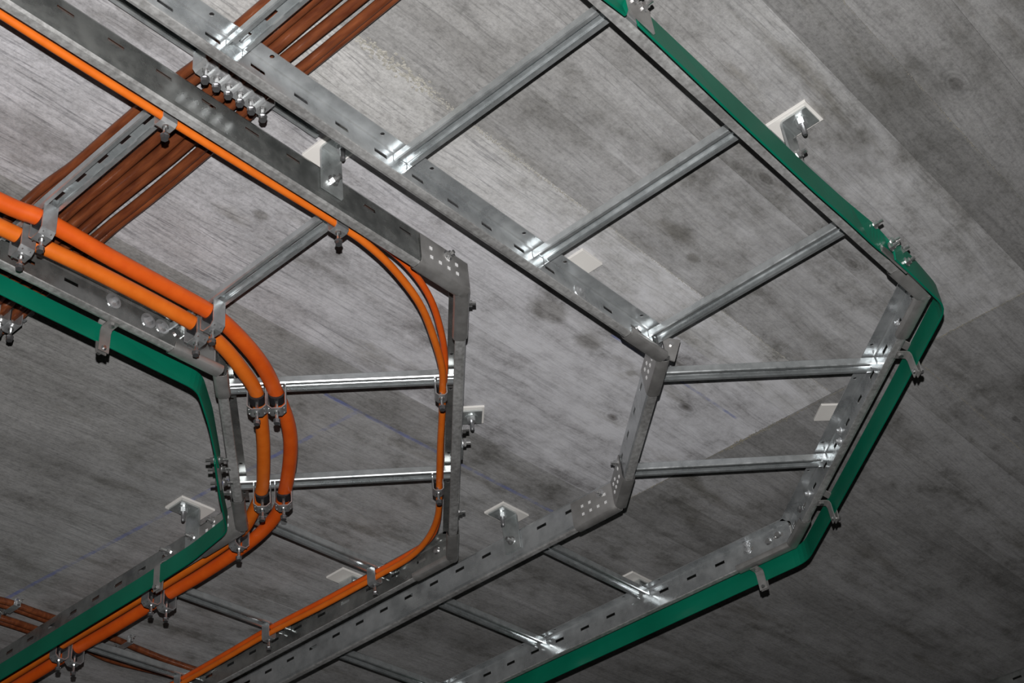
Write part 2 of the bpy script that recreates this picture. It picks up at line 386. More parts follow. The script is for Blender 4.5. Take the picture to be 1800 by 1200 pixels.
def connector(root, fr, s0, s1, bolts=(), dim=True, name='joint_plate'):
    m_ = MB(); k = 4
    for i in range(k): m_.sheet(CONPROF, fr, s0+(s1-s0)*i/k, s0+(s1-s0)*(i+1)/k)
    o = m_.build(name, M['joint'], root, root.location, smooth=True, solid=.0022)
    if dim:
        d = MB()
        for i in range(4):
            for j, z in enumerate((.018, .036)):
                if j and i in (1,): continue
                s = s0+(s1-s0)*(.2+.18*i)
                for q in range(4):
                    a = q*PI/2+PI/4; ds, dz = math.cos(a)*.0022, math.sin(a)*.0022
                    c = fr(s+ds, -.0040, z+dz); e = .0016
                    d.add([fr(s+ds-e, -.0036, z+dz-e), fr(s+ds+e, -.0036, z+dz-e), fr(s+ds+e, -.0036, z+dz+e), fr(s+ds-e, -.0036, z+dz+e), fr(s+ds, -.0062, z+dz)], [(0,1,4),(1,2,4),(2,3,4),(3,0,4)])
        dd = d.build('punched_dimples', M['dimple'], o, root.location); dd['kind'] = 'stuff'
    for s, z in bolts:
        hexbolt(fr, s, -.0035, z, -1, o, root.location, r=.0062, stud=.006)
        m_ = MB(); m_.rod(fr(s, .0012, z), fr(s, .0045, z), .0085, .006, n=14); m_.build('bolt_head', M['bolt'], o, root.location)
    return o
RZ0, RZ1 = .044, .058
def rung(root, pa, pb, slotted=True, w=.0275):
    # C-channel open downwards between two points (web to web)
    fr = frame(pa, pb, 1); L = fr.L; h = w/2; lip = .0058
    prof = [(-h+lip, RZ0+.003), (-h+lip, RZ0), (-h+.0012, RZ0), (-h, RZ0+.0015), (-h, RZ1-.0015), (-h+.0012, RZ1), (-.0052, RZ1), (.0052, RZ1), (h-.0012, RZ1), (h, RZ1-.0015), (h, RZ0+.0015), (h-.0012, RZ0), (h-lip, RZ0), (h-lip, RZ0+.003)]
    cut = []
    if slotted:
        s = .028
        while s+.024 < L: cut.append((s, s+.022)); s += .0505
    st = sorted({.0016, L-.0016, .012, L-.012} | {x for c in cut for x in c})
    m_ = MB(); n = len(prof)
    for a, b in zip(st, st[1:]):
        vs = [fr(x, u, z) for x in (a, b) for u, z in prof]; fs = []
        end = a < .011 or b > L-.011
        for i in range(n-1):
            if i == 6 and any(a > p-1e-5 and b < q+1e-5 for p, q in cut): continue
            if end and (i < 2 or i > 10): continue          # lips are cut back where the rung enters the rail
            fs.append((i, i+1, n+i+1, n+i))
        m_.add(vs, fs)
    return m_.build('rung', M['rung'], root, root.location, solid=.0013)
def inter(A0, A1, B0, B1):
    # segment of a rail line A hit by the infinite line B
    (x1, y1), (x2, y2), (x3, y3), (x4, y4) = A0, A1, B0, B1
    d = (x1-x2)*(y3-y4)-(y1-y2)*(x3-x4)
    a, b = x1*y2-y1*x2, x3*y4-y3*x4
    return ((a*(x3-x4)-(x1-x2)*b)/d, (a*(y3-y4)-(y1-y2)*b)/d)
R2 = 2**-.5

# ================================================================ RIGHT LADDER (empty, green strip outside)
L2 = thing('cable_ladder', 'bare galvanized cable ladder on the right, rungs empty, bending twice outside the other ladder', 'cable ladder', (1.4, .75, ZB))
i0, i1, i2, i3 = (-.35, .960), (1.700, .960), (2.024, 1.300), (2.024, 3.6)
o0, o1, o2, o3 = (-.35, .549), (1.905, .549), (2.460, 1.155), (2.455, 3.6)
FA_i, FB_i, FC_i = frame(i0, i1, -1), frame(i1, i2, -1), frame(i2, i3, -1)
FA_o, FB_o, FC_o = frame(o0, o1, 1), frame(o1, o2, 1), frame(o2, o3, 1)
RXA = [-.130, .1735, .477, .7795, 1.085, 1.3935, 1.700]
def slots(start, pitch, lo, hi, ln=.025):
    k = math.floor((lo-start)/pitch); out = []
    while start+k*pitch < hi: out.append((start+k*pitch, start+k*pitch+ln)); k += 1
    return out
def hol(pos): return [p+d for p in pos for d in (-.0505, .0505)]
rail(L2, FA_i, 0, FA_i.L-.004, slots(1.0324+.35, .0752, 0, 2.05), [h+.35 for h in hol(RXA)])
rail(L2, FA_o, 0, FA_o.L-.004, slots(1.05+.35, .0752, 0, 2.25), [h+.35 for h in hol(RXA)])
bs_i = lambda b: b-(i1[0]+i1[1])*R2
bs_o = lambda b: b-(o1[0]+o1[1])*R2
BR2 = [1.990, 2.302]
rail(L2, FB_i, .004, FB_i.L-.004, slots(.12, .0752, 0, .5), [])
rail(L2, FB_o, .004, FB_o.L-.004, slots(.110, .0752, 0, .8), hol([bs_o(b)+.005 for b in BR2]))
CY2 = [1.542, 1.846, 2.162, 2.466, 2.77, 3.07]
rail(L2, FC_i, .004, FC_i.L, slots(1.398-1.30, .0757, 0, 2.3), hol([y-1.30 for y in CY2]))
rail(L2, FC_o, .004, FC_o.L, slots(1.329-1.155, .0760, 0, 2.4), hol([y-1.155 for y in CY2]))
for k, x in enumerate(RXA): rung(L2, (x, .549), (x, .960), slotted=(k < 4))
for b in BR2:
    q0 = (b*R2+1*R2, b*R2-1*R2); q1 = (b*R2, b*R2)
    rung(L2, inter(o1, o2, q0, q1), inter(i1, i2, q0, q1), slotted=False)
for y in CY2: rung(L2, (2.4525, y), (2.024, y), slotted=False)
connector(L2, FA_i, FA_i.L-.098, FA_i.L+.002, bolts=[(FA_i.L-.045, .043)], dim=False)
connector(L2, FB_i, -.002, .098, bolts=[(.006, .050)])
connector(L2, FB_i, FB_i.L-.10, FB_i.L+.002, bolts=[(FB_i.L-.085, .046)])
connector(L2, FC_i, 0, .105, bolts=[(.030, .043)])
connector(L2, FA_o, FA_o.L-.105, FA_o.L+.002, dim=False)
connector(L2, FB_o, -.002, .11, bolts=[(.030, .034), (.050, .048)], dim=False)
connector(L2, FB_o, FB_o.L-.105, FB_o.L+.001, bolts=[(FB_o.L-.07, .05)], dim=False)
connector(L2, FC_o, 0, .14, bolts=[(.035, .045), (.06, .040)], dim=False)
def web_bolt(root, fr, s, z, sgn=1, big=True, dark=False):
    m_ = MB(); u0 = .001*sgn
    P = lambda d: fr(s, sgn*d, z)
    m_.rod(P(.0005), P(.002), .0135 if big else .009, n=20); m_.rod(P(.002), P(.0045), .0095 if big else .007, .005, n=14); m_.rod(P(.0045), P(.008), .0044, n=6)
    return m_.build('bolt', M['clamp'], root, root.location)
for s, z in ((1.494+.35, .037), ): web_bolt(L2, FA_i, s, z)
for y, z in ((1.268, .056), (1.268, .042)): web_bolt(L2, FC_o, y-1.155, z, big=False)
for b, z in ((1.862, .044), (2.20, .050), (2.215, .036), (2.425, .048)): web_bolt(L2, FB_o, bs_o(b), z, big=False)
# upright hinge tab at the inner first bend
mb = MB(); ht = frame((1.722, .955), (1.748, .938), 1)
mb.add([ht(0, 0, .012), ht(.014, 0, .008), ht(.034, 0, .056), ht(.0, 0, .060)], [(0, 1, 2, 3)])
tab = mb.build('hinge_tab', M['joint'], L2, L2.location, solid=.0022)
mb = MB(); mb.rod(ht(.014, -.004, .045), ht(.014, .004, .045), .005, n=8); mb.build('rivet', M['bolt'], tab, L2.location)

# ================================================================ LEFT LADDER (carries the orange cables)
L1 = thing('cable_ladder', 'galvanized cable ladder on the left whose rungs carry thick and thin orange cables', 'cable ladder', (1.3, 1.25, ZB))
I0, I1, I2, I3 = (-.3, 1.472), (1.170, 1.472), (1.512, 1.822), (1.512, 3.7)
O0, O1, O2, O3 = (-.3, 1.051), (1.322, 1.051), (1.932, 1.642), (1.930, 3.7)
GA_i, GB_i, GC_i = frame(I0, I1, -1), frame(I1, I2, -1), frame(I2, I3, -1)
GA_o, GB_o, GC_o = frame(O0, O1, 1), frame(O1, O2, 1), frame(O2, O3, 1)
LXA = [.1735, .477, .7785, 1.0895]
rail(L1, GA_o, 0, GA_o.L-.004, slots(.5758+.3, .0748, 0, 2), [h+.3 for h in hol(LXA)])
rail(L1, GA_i, 0, GA_i.L-.004, slots(.8805+.3, .0755, 0, 2), [h+.3 for h in hol(LXA)])
BR1 = [1.969, 2.275]
bO = lambda b: b-(O1[0]+O1[1])*R2
bI = lambda b: b-(I1[0]+I1[1])*R2
rail(L1, GB_o, .004, GB_o.L-.004, slots(.14, .0752, 0, 1), hol([bO(b) for b in BR1]))
rail(L1, GB_i, .004, GB_i.L-.004, slots(.07, .0752, 0, 1), hol([bI(b) for b in BR1]))
CY1 = [1.830, 2.150, 2.462, 2.77, 3.08]
rail(L1, GC_o, .004, GC_o.L, slots(2.0272-1.642, .0755, 0, 2.5), hol([y-1.642 for y in CY1]))
rail(L1, GC_i, .004, GC_i.L, slots(2.101-1.822, .0765, 0, 2.5), hol([y-1.822 for y in CY1]))
for x in LXA: rung(L1, (x, 1.051), (x, 1.472), True)
for b in BR1:
    q0 = (b*R2+1*R2, b*R2-1*R2); q1 = (b*R2, b*R2)
    rung(L1, inter(O1, O2, q0, q1), inter(I1, I2, q0, q1), slotted=False)
for y in CY1: rung(L1, (1.931, y), (1.512, y), slotted=False)
connector(L1, GA_o, GA_o.L-.105, GA_o.L+.002, bolts=[(GA_o.L-.045, .044)])
connector(L1, GB_o, 0, .12, bolts=[(.065, .028)], dim=False)
connector(L1, GB_o, GB_o.L-.105, GB_o.L+.002, bolts=[(GB_o.L-.13, .035)], dim=False)
connector(L1, GC_o, 0, .105, bolts=[(.05, .045)], dim=False)
connector(L1, GA_i, GA_i.L-.095, GA_i.L+.002, bolts=[(GA_i.L-.08, .045)], dim=False)
connector(L1, GB_i, -.002, .06, dim=False)
connector(L1, GB_i, GB_i.L-.10, GB_i.L+.002, bolts=[(GB_i.L-.10, .02)], dim=False)
connector(L1, GC_i, 0, .115, bolts=[(.07, .050)])
for x, z in ((.969, .046), (1.035, .042), (1.062, .044)): web_bolt(L1, GA_i, x+.3, z)
for y, z in ((2.03, .046), ): hexbolt(GC_i, y-1.822, -.001, z, -1, L1, L1.location, r=.0075, stud=.012)
hexbolt(GB_o, bO(2.085), -.001, .018, -1, L1, L1.location, stud=.006)

# ================================================================ a third ladder, only its rail corner in view
L3 = thing('cable_ladder', 'dark slotted rail of another cable ladder at the extreme lower right corner', 'cable ladder', (3.66, 1.2, ZB))
F3 = frame((3.652, .2), (3.652, 3.0), -1)
rail(L3, F3, 0, F3.L, slots(.975, .0752, 0, 2.8), [])
for y in (.5, .8, 1.4, 1.7, 2.0): rung(L3, (4.07, y), (3.652, y), slotted=False)
F3b = frame((4.07, .2), (4.07, 3.0), 1); rail(L3, F3b, 0, F3b.L, slots(.975, .0752, 0, 2.8), [])

# ================================================================ ceiling brackets
def make_bracket(label):
    # local x along the rail, local y away from it (0 = outer web face), z = 0 at the ceiling
    t = thing('ceiling_bracket', label, 'bracket', (0, 0, 0), 0, None)
    mb = MB(); mb.box((-.0265, -.030, -.0045), (.0265, .0515, .0012)); mb.build('white_pad', M['pad'], t, bevel=.0006)
    mb = MB(); f = lambda s, u, z: Vector((s, u, z))
    prof = [(.047, -.0068), (.0075, -.0068), (.0042, -.0082), (.0028, -.0115), (.0028, -.087)]
    mb.sheet(prof, f, -.020, .020); mb.build('angle_plate', M['bracket'], t, solid=.004)
    mb = MB(); mb.rod((0, .027, -.0085), (0, .027, -.0108), .0125, n=20); mb.build('washer', M['bracket'], t)
    mb = MB(); mb.rod((0, .027, -.0108), (0, .027, -.0185), .0085, n=6); an = mb.build('anchor_nut', M['clamp'], t)
    mb = MB(); mb.rod((0, .027, -.0185), (0, .027, -.034), .0042, n=10); mb.rod((0, .027, -.034), (0, .027, -.0375), .0042, .0028, n=10); mb.build('stud', M['stud'], an)
    mb = MB(); mb.rod((0, .004, -.064), (0, .0062, -.064), .0095, n=16); mb.rod((0, .0062, -.064), (0, .0125, -.064), .0072, n=6); mb.rod((0, .0125, -.064), (0, .021, -.064), .0038, n=8); mb.build('rail_bolt', M['bolt'], t)
    return t
G = 'zinc angle brackets under the ceiling'
def brk(fr, s, label):
    # rail web face at s, bracket on the outer side; the ladder interior is +u
    p = fr(s, -.0008, 0); y = -fr.n; rz = math.atan2(-y.x, y.y)
    return (p.x, p.y, ZC), rz, label
spots = [
 brk(FA_o, 1.497+.35, 'angle bracket on a white pad outside the straight upper run of the green strip'),
 brk(FA_i, 1.508+.35, 'bracket hidden behind the right ladder rail, only its white pad showing beside a rung end'),
 brk(GA_o, 1.033+.3, 'large angle bracket on a white pad in the gap between both ladders'),
 brk(GB_o, bO(2.163), 'bracket with a round washer just right of the vertical thin orange cable run'),
 brk(FB_o, bs_o(2.212), 'bracket behind the right ladder middle section, only the white pad corner showing'),
 brk(FC_i, 1.563-1.30, 'angle bracket on the inner rail of the right ladder after its second bend'),
 brk(FC_o, 1.575-1.155, 'bracket behind the outer rail of the right ladder low in the picture, pad corner showing'),
 brk(GC_o, 1.965-1.642, 'bracket behind the outer rail of the left ladder, white pad beside the thin cable bundle'),
 brk(GC_i, 1.951-1.822, 'angle bracket on a white pad above the green strip of the left ladder second bend'),
]
pr = make_bracket(spots[0][2]); pr.location = spots[0][0]; pr.rotation_euler = (0, 0, spots[0][1]); pr['group'] = G
for loc, rz, lab in spots[1:]: dup(pr, loc, rz, lab)

# ================================================================ cables
def cable(name, pts, r, m, label, group, n=14, sub=6):
    P = spline([(x, y, ZB+z) for x, y, z in pts], sub); mb = MB(); mb.tube(P, r, n)
    o = mb.build(name, M[m], smooth=True); tag(o, label, 'cable', group); return o
OG = 'orange cables on the left ladder'
cable('thick_cable', [(-.2,1.392,.028),(.3,1.389,.028),(.5,1.385,.029),(.713,1.380,.029),(.7785,1.372,.030),(.897,1.372,.026),(1.004,1.375,.028),(1.0895,1.380,.030),(1.157,1.397,.029),(1.232,1.428,.028),(1.302,1.473,.030),(1.381,1.530,.028),(1.449,1.601,.028),(1.528,1.706,.030),(1.566,1.772,.029),(1.588,1.852,.028),(1.597,1.946,.027),(1.602,2.05,.028),(1.603,2.15,.030),(1.602,2.33,.028),(1.602,2.462,.030),(1.602,2.69,.028),(1.601,3.1,.028)],
      .0130, 'orange', 'thick deep orange cable, the one farther from the green strip, sweeping round the left ladder', OG)
cable('thick_cable', [(-.2,1.445,.028),(.4,1.44,.028),(.744,1.424,.029),(.831,1.416,.027),(.927,1.411,.025),(1.07,1.416,.028),(1.144,1.430,.030),(1.218,1.461,.029),(1.284,1.50,.030),(1.364,1.578,.028),(1.437,1.66,.028),(1.491,1.728,.030),(1.532,1.805,.029),(1.556,1.87,.030),(1.562,1.985,.028),(1.565,2.107,.029),(1.565,2.15,.030),(1.563,2.30,.028),(1.564,2.462,.030),(1.565,2.70,.028),(1.565,3.1,.028)],
      .0122, 'amber', 'thick lighter amber orange cable lying nearest the green strip on the left ladder', OG)
cable('thin_cable', [(-.2,1.092,.030),(.3,1.094,.028),(.528,1.096,.026),(.639,1.0965,.025),(.7785,1.097,.026),(.912,1.095,.024),(1.0895,1.095,.026),(1.15,1.097,.025),(1.22,1.110,.024),(1.309,1.141,.024),(1.39,1.187,.024),(1.467,1.240,.025),(1.527,1.297,.026),(1.55,1.318,.026),(1.627,1.396,.024),(1.725,1.492,.026),(1.80,1.566,.024),(1.85,1.64,.023),(1.878,1.72,.023),(1.885,1.82,.026),(1.882,1.98,.024),(1.878,2.15,.026),(1.879,2.29,.024),(1.885,2.46,.026),(1.885,2.9,.024)],
      .0062, 'amber', 'lower of the two thin orange cables along the left ladder outer rail', OG, 10)
cable('thin_cable', [(-.2,1.0925,.041),(.3,1.094,.040),(.639,1.095,.0375),(.7785,1.0965,.0375),(.912,1.094,.037),(1.0895,1.0945,.0375),(1.13,1.090,.037),(1.222,1.095,.036),(1.311,1.124,.036),(1.394,1.174,.036),(1.469,1.234,.037),(1.55,1.318,.0375),(1.641,1.406,.037),(1.739,1.501,.0375),(1.836,1.60,.036),(1.876,1.665,.036),(1.884,1.733,.036),(1.886,1.83,.0375),(1.882,1.98,.036),(1.878,2.15,.0375),(1.88,2.29,.036),(1.885,2.46,.0375),(1.885,2.9,.036)],
      .0056, 'orange', 'upper of the two thin orange cables, splaying behind the lower one in the bends', OG, 10)
# brown bundle crossing above both ladders, held up to a channel on the ceiling
BG = 'brown cables crossing above the ladders'
zb = .0835
xs = [.7800, .7990, .8190, .8390, .8590, .8790]
YS = (.0, .45, .75, .95, 1.01, 1.03, 1.10, 1.20, 1.30, 1.38, 1.50, 1.63, 1.66, 1.9, 2.4)
tracks = [
 ([.778, .778, .781, .779, .780, .780, .777, .7745, .774, .769, .775, .800, .801, .80, .80], .0072, 0, 'leftmost brown cable of the bundle, left of the slotted rung'),
 ([.800, .800, .800, .798, .799, .799, .795, .786, .783, .779, .790, .815, .816, .815, .81], .0072, .003, 'second brown cable of the bundle from the left, partly hidden by the slotted rung'),
 ([.822, .821, .820, .8205, .819, .819, .824, .8275, .828, .827, .832, .842, .843, .84, .84], .0080, 0, 'third brown cable from the left, just right of the slotted rung'),
 ([.838, .838, .838, .838, .839, .839, .843, .8475, .847, .846, .850, .862, .863, .86, .86], .0086, .001, 'fourth brown cable from the left, in the middle of the bundle'),
 ([.864, .862, .862, .860, .859, .859, .8635, .866, .864, .864, .868, .880, .881, .88, .88], .0082, 0, 'fifth brown cable from the left, bordering the pale gap in the bundle'),
 ([.884, .884, .886, .886, .879, .879, .884, .8875, .888, .886, .890, .900, .901, .90, .90], .0072, 0, 'sixth brown cable from the left, just right of the pale gap'),
 ([.897, .896, .896, .895, .892, .892, .897, .8985, .900, .899, .904, .912, .912, .91, .91], .0058, .003, 'slim outermost brown cable on the right edge of the bundle'),
]
for k, (xk, r, dz, l) in enumerate(tracks):
    r_ = random.Random(40+k)
    cable('brown_cable', [(x+r_.uniform(-.0008, .0008), y, zb+dz+(.002 if abs(y-1.02) < .05 or abs(y-1.645) < .03 else .004)) for x, y in zip(xk, YS)], r, 'brown', l, BG, 12, 6)
# second brown run low at the left, along the ceiling across the left ladder
B2 = 'brown cables running along the ceiling at lower left'
for k, (pts, r, l) in enumerate([
    ([(.9,2.47),(1.2,2.50),(1.36,2.487),(1.434,2.474),(1.52,2.477),(1.70,2.480),(1.80,2.492),(1.95,2.50),(2.4,2.49),(3.2,2.48)], .0075, 'upper brown cable of the lower left ceiling run'),
    ([(.9,2.49),(1.2,2.52),(1.36,2.503),(1.434,2.490),(1.52,2.492),(1.60,2.499)], .0075, 'brown cable end running beside the upper one at lower left'),
    ([(.9,2.55),(1.2,2.57),(1.36,2.548),(1.45,2.542),(1.55,2.543),(1.68,2.556),(1.775,2.572),(1.96,2.556),(2.4,2.55),(3.2,2.54)], .0075, 'lower brown cable of the lower left ceiling run'),
    ([(.9,2.57),(1.2,2.588),(1.36,2.565),(1.45,2.557),(1.55,2.558),(1.62,2.566)], .0075, 'brown cable end running beside the lower one at lower left')]):
    cable('brown_cable', [(x, y, .105-.009) for x, y in pts], r, 'brown', l, B2, 10, 5)

# ---------------------------------------------------------------- ceiling channels that hold the brown bundle
def channel(x0, x1, y, label):
    fr = frame((x0, y), (x1, y), 1); zt = .1045; zl = .0925; h = .014
    prof = [(-h+.008, zl), (-h, zl), (-h, zt), (h, zt), (h, zl), (h-.008, zl)]
    t = thing('mounting_channel', label, 'channel', (.5*(x0+x1), y, ZC))
    mb = MB(); mb.sheet(prof, fr, 0, fr.L); mb.build('channel_body', M['rung'], t, t.location, solid=.0014)
    mb = MB(); mb.rod((x1-.03, y, ZB+zt-.002), (x1-.03, y, ZB+zt-.006), .006, n=6); mb.build('fixing_bolt', M['bolt'], t, t.location)
    return t
channel(.58, .992, 1.021, 'zinc channel on the ceiling between both ladders above the six brown cable clamps')
channel(.70, .928, 1.641, 'short zinc channel end under the green strip at the left edge')

# ---------------------------------------------------------------- saddle clamps
def make_clamp(d, H, wx, name, label, cat, group, liner=True):
    # cable along local x, rung along local y, origin on the underside of the rung
    t = thing(name, label, cat, (0, 0, 0), 0, group); r = d/2
    a = r+.0022; ch = min(.009, r*.55); b = a-ch
    f = lambda s, u, z: Vector((s, u, z))
    prof = [(-a+.004, .0085), (-a+.002, .0065), (-a, .003), (-a, -H*.45), (-a, -H+ch), (-b, -H), (-b*.3, -H), (b*.3, -H), (b, -H), (a, -H+ch), (a, -H*.45), (a, .003), (a-.002, .0065), (a-.004, .0085)]
    mb = MB(); mb.sheet(prof, f, -wx, wx); body = mb.build('clamp_strap', M['clamp'], t, solid=.0018)
    mb = MB()
    for s in (-1, 1):
        for x in (-.55, .55):
            c = Vector((x*wx*1.0, s*(b+ch*.5)+s*.0011, -H+ch*.5-.0011)); e = Vector((0, s*.7, -.7))
            mb.rod(c-e*.0004, c+e*.0012, .0018, .0008, n=6)
    if d > .02:
        p = mb.build('punched_dimples', M['bolt'], body); p['kind'] = 'stuff'
    if liner:
        mb = MB(); cz = -r-.0005; P = []
        for k in range(9):
            an = math.radians(200+k*17.5); P.append((math.cos(an)*(r+.0004), cz+math.sin(an)*(r+.0004)))
        Q = [(u*1.0, z-.0035-.002*abs(u)/r) for u, z in P]
        n = len(P); wl = wx*.92
        vs = [(x, u, z) for x in (-wl, wl) for u, z in P+Q[::-1]]; m2 = 2*n
        fs = [(i, (i+1) % m2, m2+(i+1) % m2, m2+i) for i in range(m2)]
        fs += [(i, i+1, m2-2-i, m2-1-i) for i in range(n-1)] + [(m2+i+1, m2+i, m2+m2-1-i, m2+m2-2-i) for i in range(n-1)]
        mb.add(vs, fs); mb.build('pressure_liner', M['rubber'], t)
    sc = .0029 if d > .01 else .0026
    mb = MB(); mb.rod((0, 0, -d-.003), (0, 0, -H-.018), sc, n=8); s_ = mb.build('screw', M['bolt'], t)
    mb = MB(); mb.rod((0, 0, -H-.0006), (0, 0, -H-.0028), .0055, .0045, n=12); mb.build('collar', M['bolt'], s_)
    mb = MB(); mb.rod((0, 0, -H-.017), (0, 0, -H-.0185), .0062, n=12); mb.rod((0, 0, -H-.0185), (0, 0, -H-.0245), .0054, n=6); mb.build('screw_head', M['stud'], s_)
    return t
def place(first, items):
    loc, rz, lab = items[0]; first.location = loc; first.rotation_euler = (0, 0, rz); first['label'] = lab
    for loc, rz, lab in items[1:]: dup(first, loc, rz, lab)
ZR = ZB+RZ0
B45 = PI/4
def bn(b, n): return ((b+n)*R2, (b-n)*R2, ZR)
TG = 'saddle clamps on the thick orange cables'
place(make_clamp(.0262, .050, .0115, 'cable_clamp', '', 'clamp', TG), [
    ((.7785, 1.372, ZR), 0, 'clamp on the deep orange cable at the rung crossed by the brown bundle'),
    ((.7785, 1.422, ZR), 0, 'clamp on the amber cable at the left edge, below the brown bundle rung'),
    ((1.0895, 1.379, ZR), 0, 'clamp on the deep orange cable just before the left ladder first bend'),
    ((1.0895, 1.418, ZR), 0, 'clamp on the amber cable just before the left ladder first bend'),
    (bn(1.969, -.120), B45, 'clamp on the deep orange cable at the upper rung of the left middle section'),
    (bn(1.969, -.153), B45, 'clamp on the amber cable at the upper rung of the left middle section'),
    (bn(2.280, -.127), B45, 'clamp on the deep orange cable at the lower rung of the left middle section'),
    (bn(2.280, -.166), B45, 'clamp on the amber cable at the lower rung of the left middle section'),
    ((1.556, 1.868, ZR), PI/2-.12, 'single clamp on the amber cable just after the left ladder second bend'),
    ((1.603, 2.150, ZR), PI/2, 'clamp on the deep orange cable where a green strip holder crosses, lower left'),
    ((1.565, 2.150, ZR), PI/2, 'clamp on the amber cable beside the green strip holder, lower left'),
    ((1.602, 2.462, ZR), PI/2, 'clamp on the deep orange cable nearest the lower left corner'),
    ((1.564, 2.462, ZR), PI/2, 'clamp on the amber cable nearest the lower left corner'),
])
place(make_clamp(.0145, .034, .0115, 'cable_clamp', '', 'clamp', 'small clamps on the thin orange cables'), [
    ((.7785, 1.097, ZR), 0, 'small clamp on the thin orange cable beside the brown bundle'),
    ((1.0895, 1.095, ZR), 0, 'small clamp on the thin orange cable at the rung before the first bend'),
    (bn(1.975, .160), B45, 'small clamp on the vertical thin cable at the upper rung of the left middle section'),
    (bn(2.282, .1625), B45, 'small clamp on the vertical thin cable at the lower rung of the left middle section'),
    ((1.886, 1.830, ZR), PI/2, 'small clamp on the thin cable pair after the second bend, beside a white pad'),
    ((1.878, 2.150, ZR), PI/2, 'small clamp on the thin cable at the middle of the lower left run'),
    ((1.885, 2.462, ZR), PI/2, 'small clamp on the thin cable at the bottom edge of the picture'),
])
zc_ = ZB+.0925
ordn = ['topmost left', 'second', 'third', 'fourth', 'fifth', 'last and rightmost']
place(make_clamp(.0158, .034, .0130, 'cable_clamp', '', 'clamp', 'row of six clamps on the brown cables', liner=False),
    [((x, 1.019, zc_), PI/2, f'{ordn[k]} clamp of the row of six on the brown cables') for k, x in enumerate(xs)] +
    [((xs[4]+.021, 1.643, zc_), PI/2, 'clamp on brown cables at the left edge, left one under the green strip'),
     ((xs[5]+.021, 1.643, zc_), PI/2, 'clamp on brown cables at the left edge, right one under the green strip')])
# little two-screw ceiling clips on the lower left brown run
def make_clip(label):
    t = thing('cable_clip', label, 'clip', (0, 0, 0), 0, 'clips on the lower left brown cables')
    f = lambda s, u, z: Vector((s, u, z))
    mb = MB(); mb.sheet([(-.03, -.003), (-.020, -.003), (-.019, -.017), (.019, -.017), (.020, -.003), (.03, -.003)], f, -.008, .008); mb.build('clip_strap', M['clamp'], t, solid=.0016)
    for s in (-1, 1):
        mb = MB(); mb.rod((0, s*.025, -.003), (0, s*.025, -.009), .0062, n=6); mb.rod((0, s*.025, -.009), (0, s*.025, -.018), .0034, n=8); mb.build('clip_screw', M['bolt'], t)
    return t
place(make_clip(''), [((1.452, 2.482, ZC), 0, 'bright clip on the upper brown cables at the lower left edge'), ((1.448, 2.549, ZC), 0, 'clip on the lower brown cables at the left edge'),
                      ((1.742, 2.482, ZC), 0, 'small clip on the brown cable between the rungs at the bottom')])

# ================================================================ green earthing strips
def strip(label, nodes, sub=1, thick=.0034, round_=.02):
    # nodes: (x_bottom, y_bottom, x_top, y_top, z_bottom, z_top)
    V = [Vector(n[:2]+(n[4],)) for n in nodes]; W = [Vector(n[2:4]+(n[5],)) for n in nodes]
    def rounded(P):
        out = [P[0]]
        for i in range(1, len(P)-1):
            a, b, c = P[i-1], P[i], P[i+1]
            ra = min(round_, (a-b).length*.45); rc = min(round_, (c-b).length*.45)
            p, q = b+(a-b).normalized()*ra, b+(c-b).normalized()*rc
            for k in range(5):
                t = k/4; out.append(p.lerp(b, t).lerp(b.lerp(q, t), t))
        return out+[P[-1]]
    A, B = rounded(V), rounded(W); mb = MB(); vs = []; fs = []
    for i in range(len(A)):
        d = ((A[min(i+1, len(A)-1)]-A[max(i-1, 0)])); n = Vector((-d.y, d.x, 0)).normalized()*thick/2
        for p in (A[i]-n, A[i]+n, B[i]+n, B[i]-n): vs.append((p.x, p.y, ZB+p.z))
        if i:
            q = 4*i; fs += [(q-4+k, q-4+(k+1) % 4, q+(k+1) % 4, q+k) for k in range(4)]
    e = len(vs)-4; fs += [(0, 1, 2, 3), (e+3, e+2, e+1, e)]
    mb.add(vs, fs)
    c = nodes[len(nodes)//2]; base = (c[0], c[1], ZB)
    t = thing('earthing_strip', label, 'earthing strip', base, 0, 'green coated earthing strips')
    mb.build('strip_bar', M['green'], t, base, bevel=.0008)
    return t
def pbn(b, n): return ((b+n)*R2, (b-n)*R2)
def vn(p, lean=(0, 0), z0=-.025, z1=.010): return (p[0], p[1], p[0]+lean[0], p[1]+lean[1], z0, z1)
j1 = pbn(2.105, -.2295)
s1 = strip('green earthing strip beside the left ladder, from the left edge round the first bend', [vn((-.2, 1.492)), vn((.6, 1.491)), vn((.97, 1.493)), vn((1.155, 1.495), (.004, -.003)), vn(pbn(1.97, -.2325), (.003, -.003)), vn(j1, (.001, -.001))])
j2 = pbn(2.09, -.234)
s2 = strip('green earthing strip beside the left ladder, from the bolted joint round to the lower left', [vn(j2), vn(pbn(2.20, -.236)), vn((1.478, 1.808)), vn((1.491, 1.93), (0, 0), -.030, .009), vn((1.494, 2.1), (0, 0), -.031, .008), vn((1.494, 3.2), (0, 0), -.031, .008)])
s3 = strip('short end of green earthing strip at the top edge of the picture', [vn((.2, .540), (0, -.004), -.032, .016), vn((1.0, .540), (0, -.006), -.030, .014), vn((1.058, .541), (0, -.014), -.018, .004)])
s4 = strip('long green earthing strip along the upper right rail, twisting at its lower end', [vn((1.07, .533), (0, 0), -.032, .018), vn((1.12, .534), (0, 0), -.031, .018), vn((1.3, .5375), (0, -.003), -.030, .017), vn((1.5, .539), (0, -.003), -.030, .015), vn((1.60, .538), (.0, -.004), -.029, .013), vn((1.69, .540), (.0, -.012), -.026, .008), vn((1.752, .542), (0, -.013), -.016, -.002)])
pA = (1.913, .533)
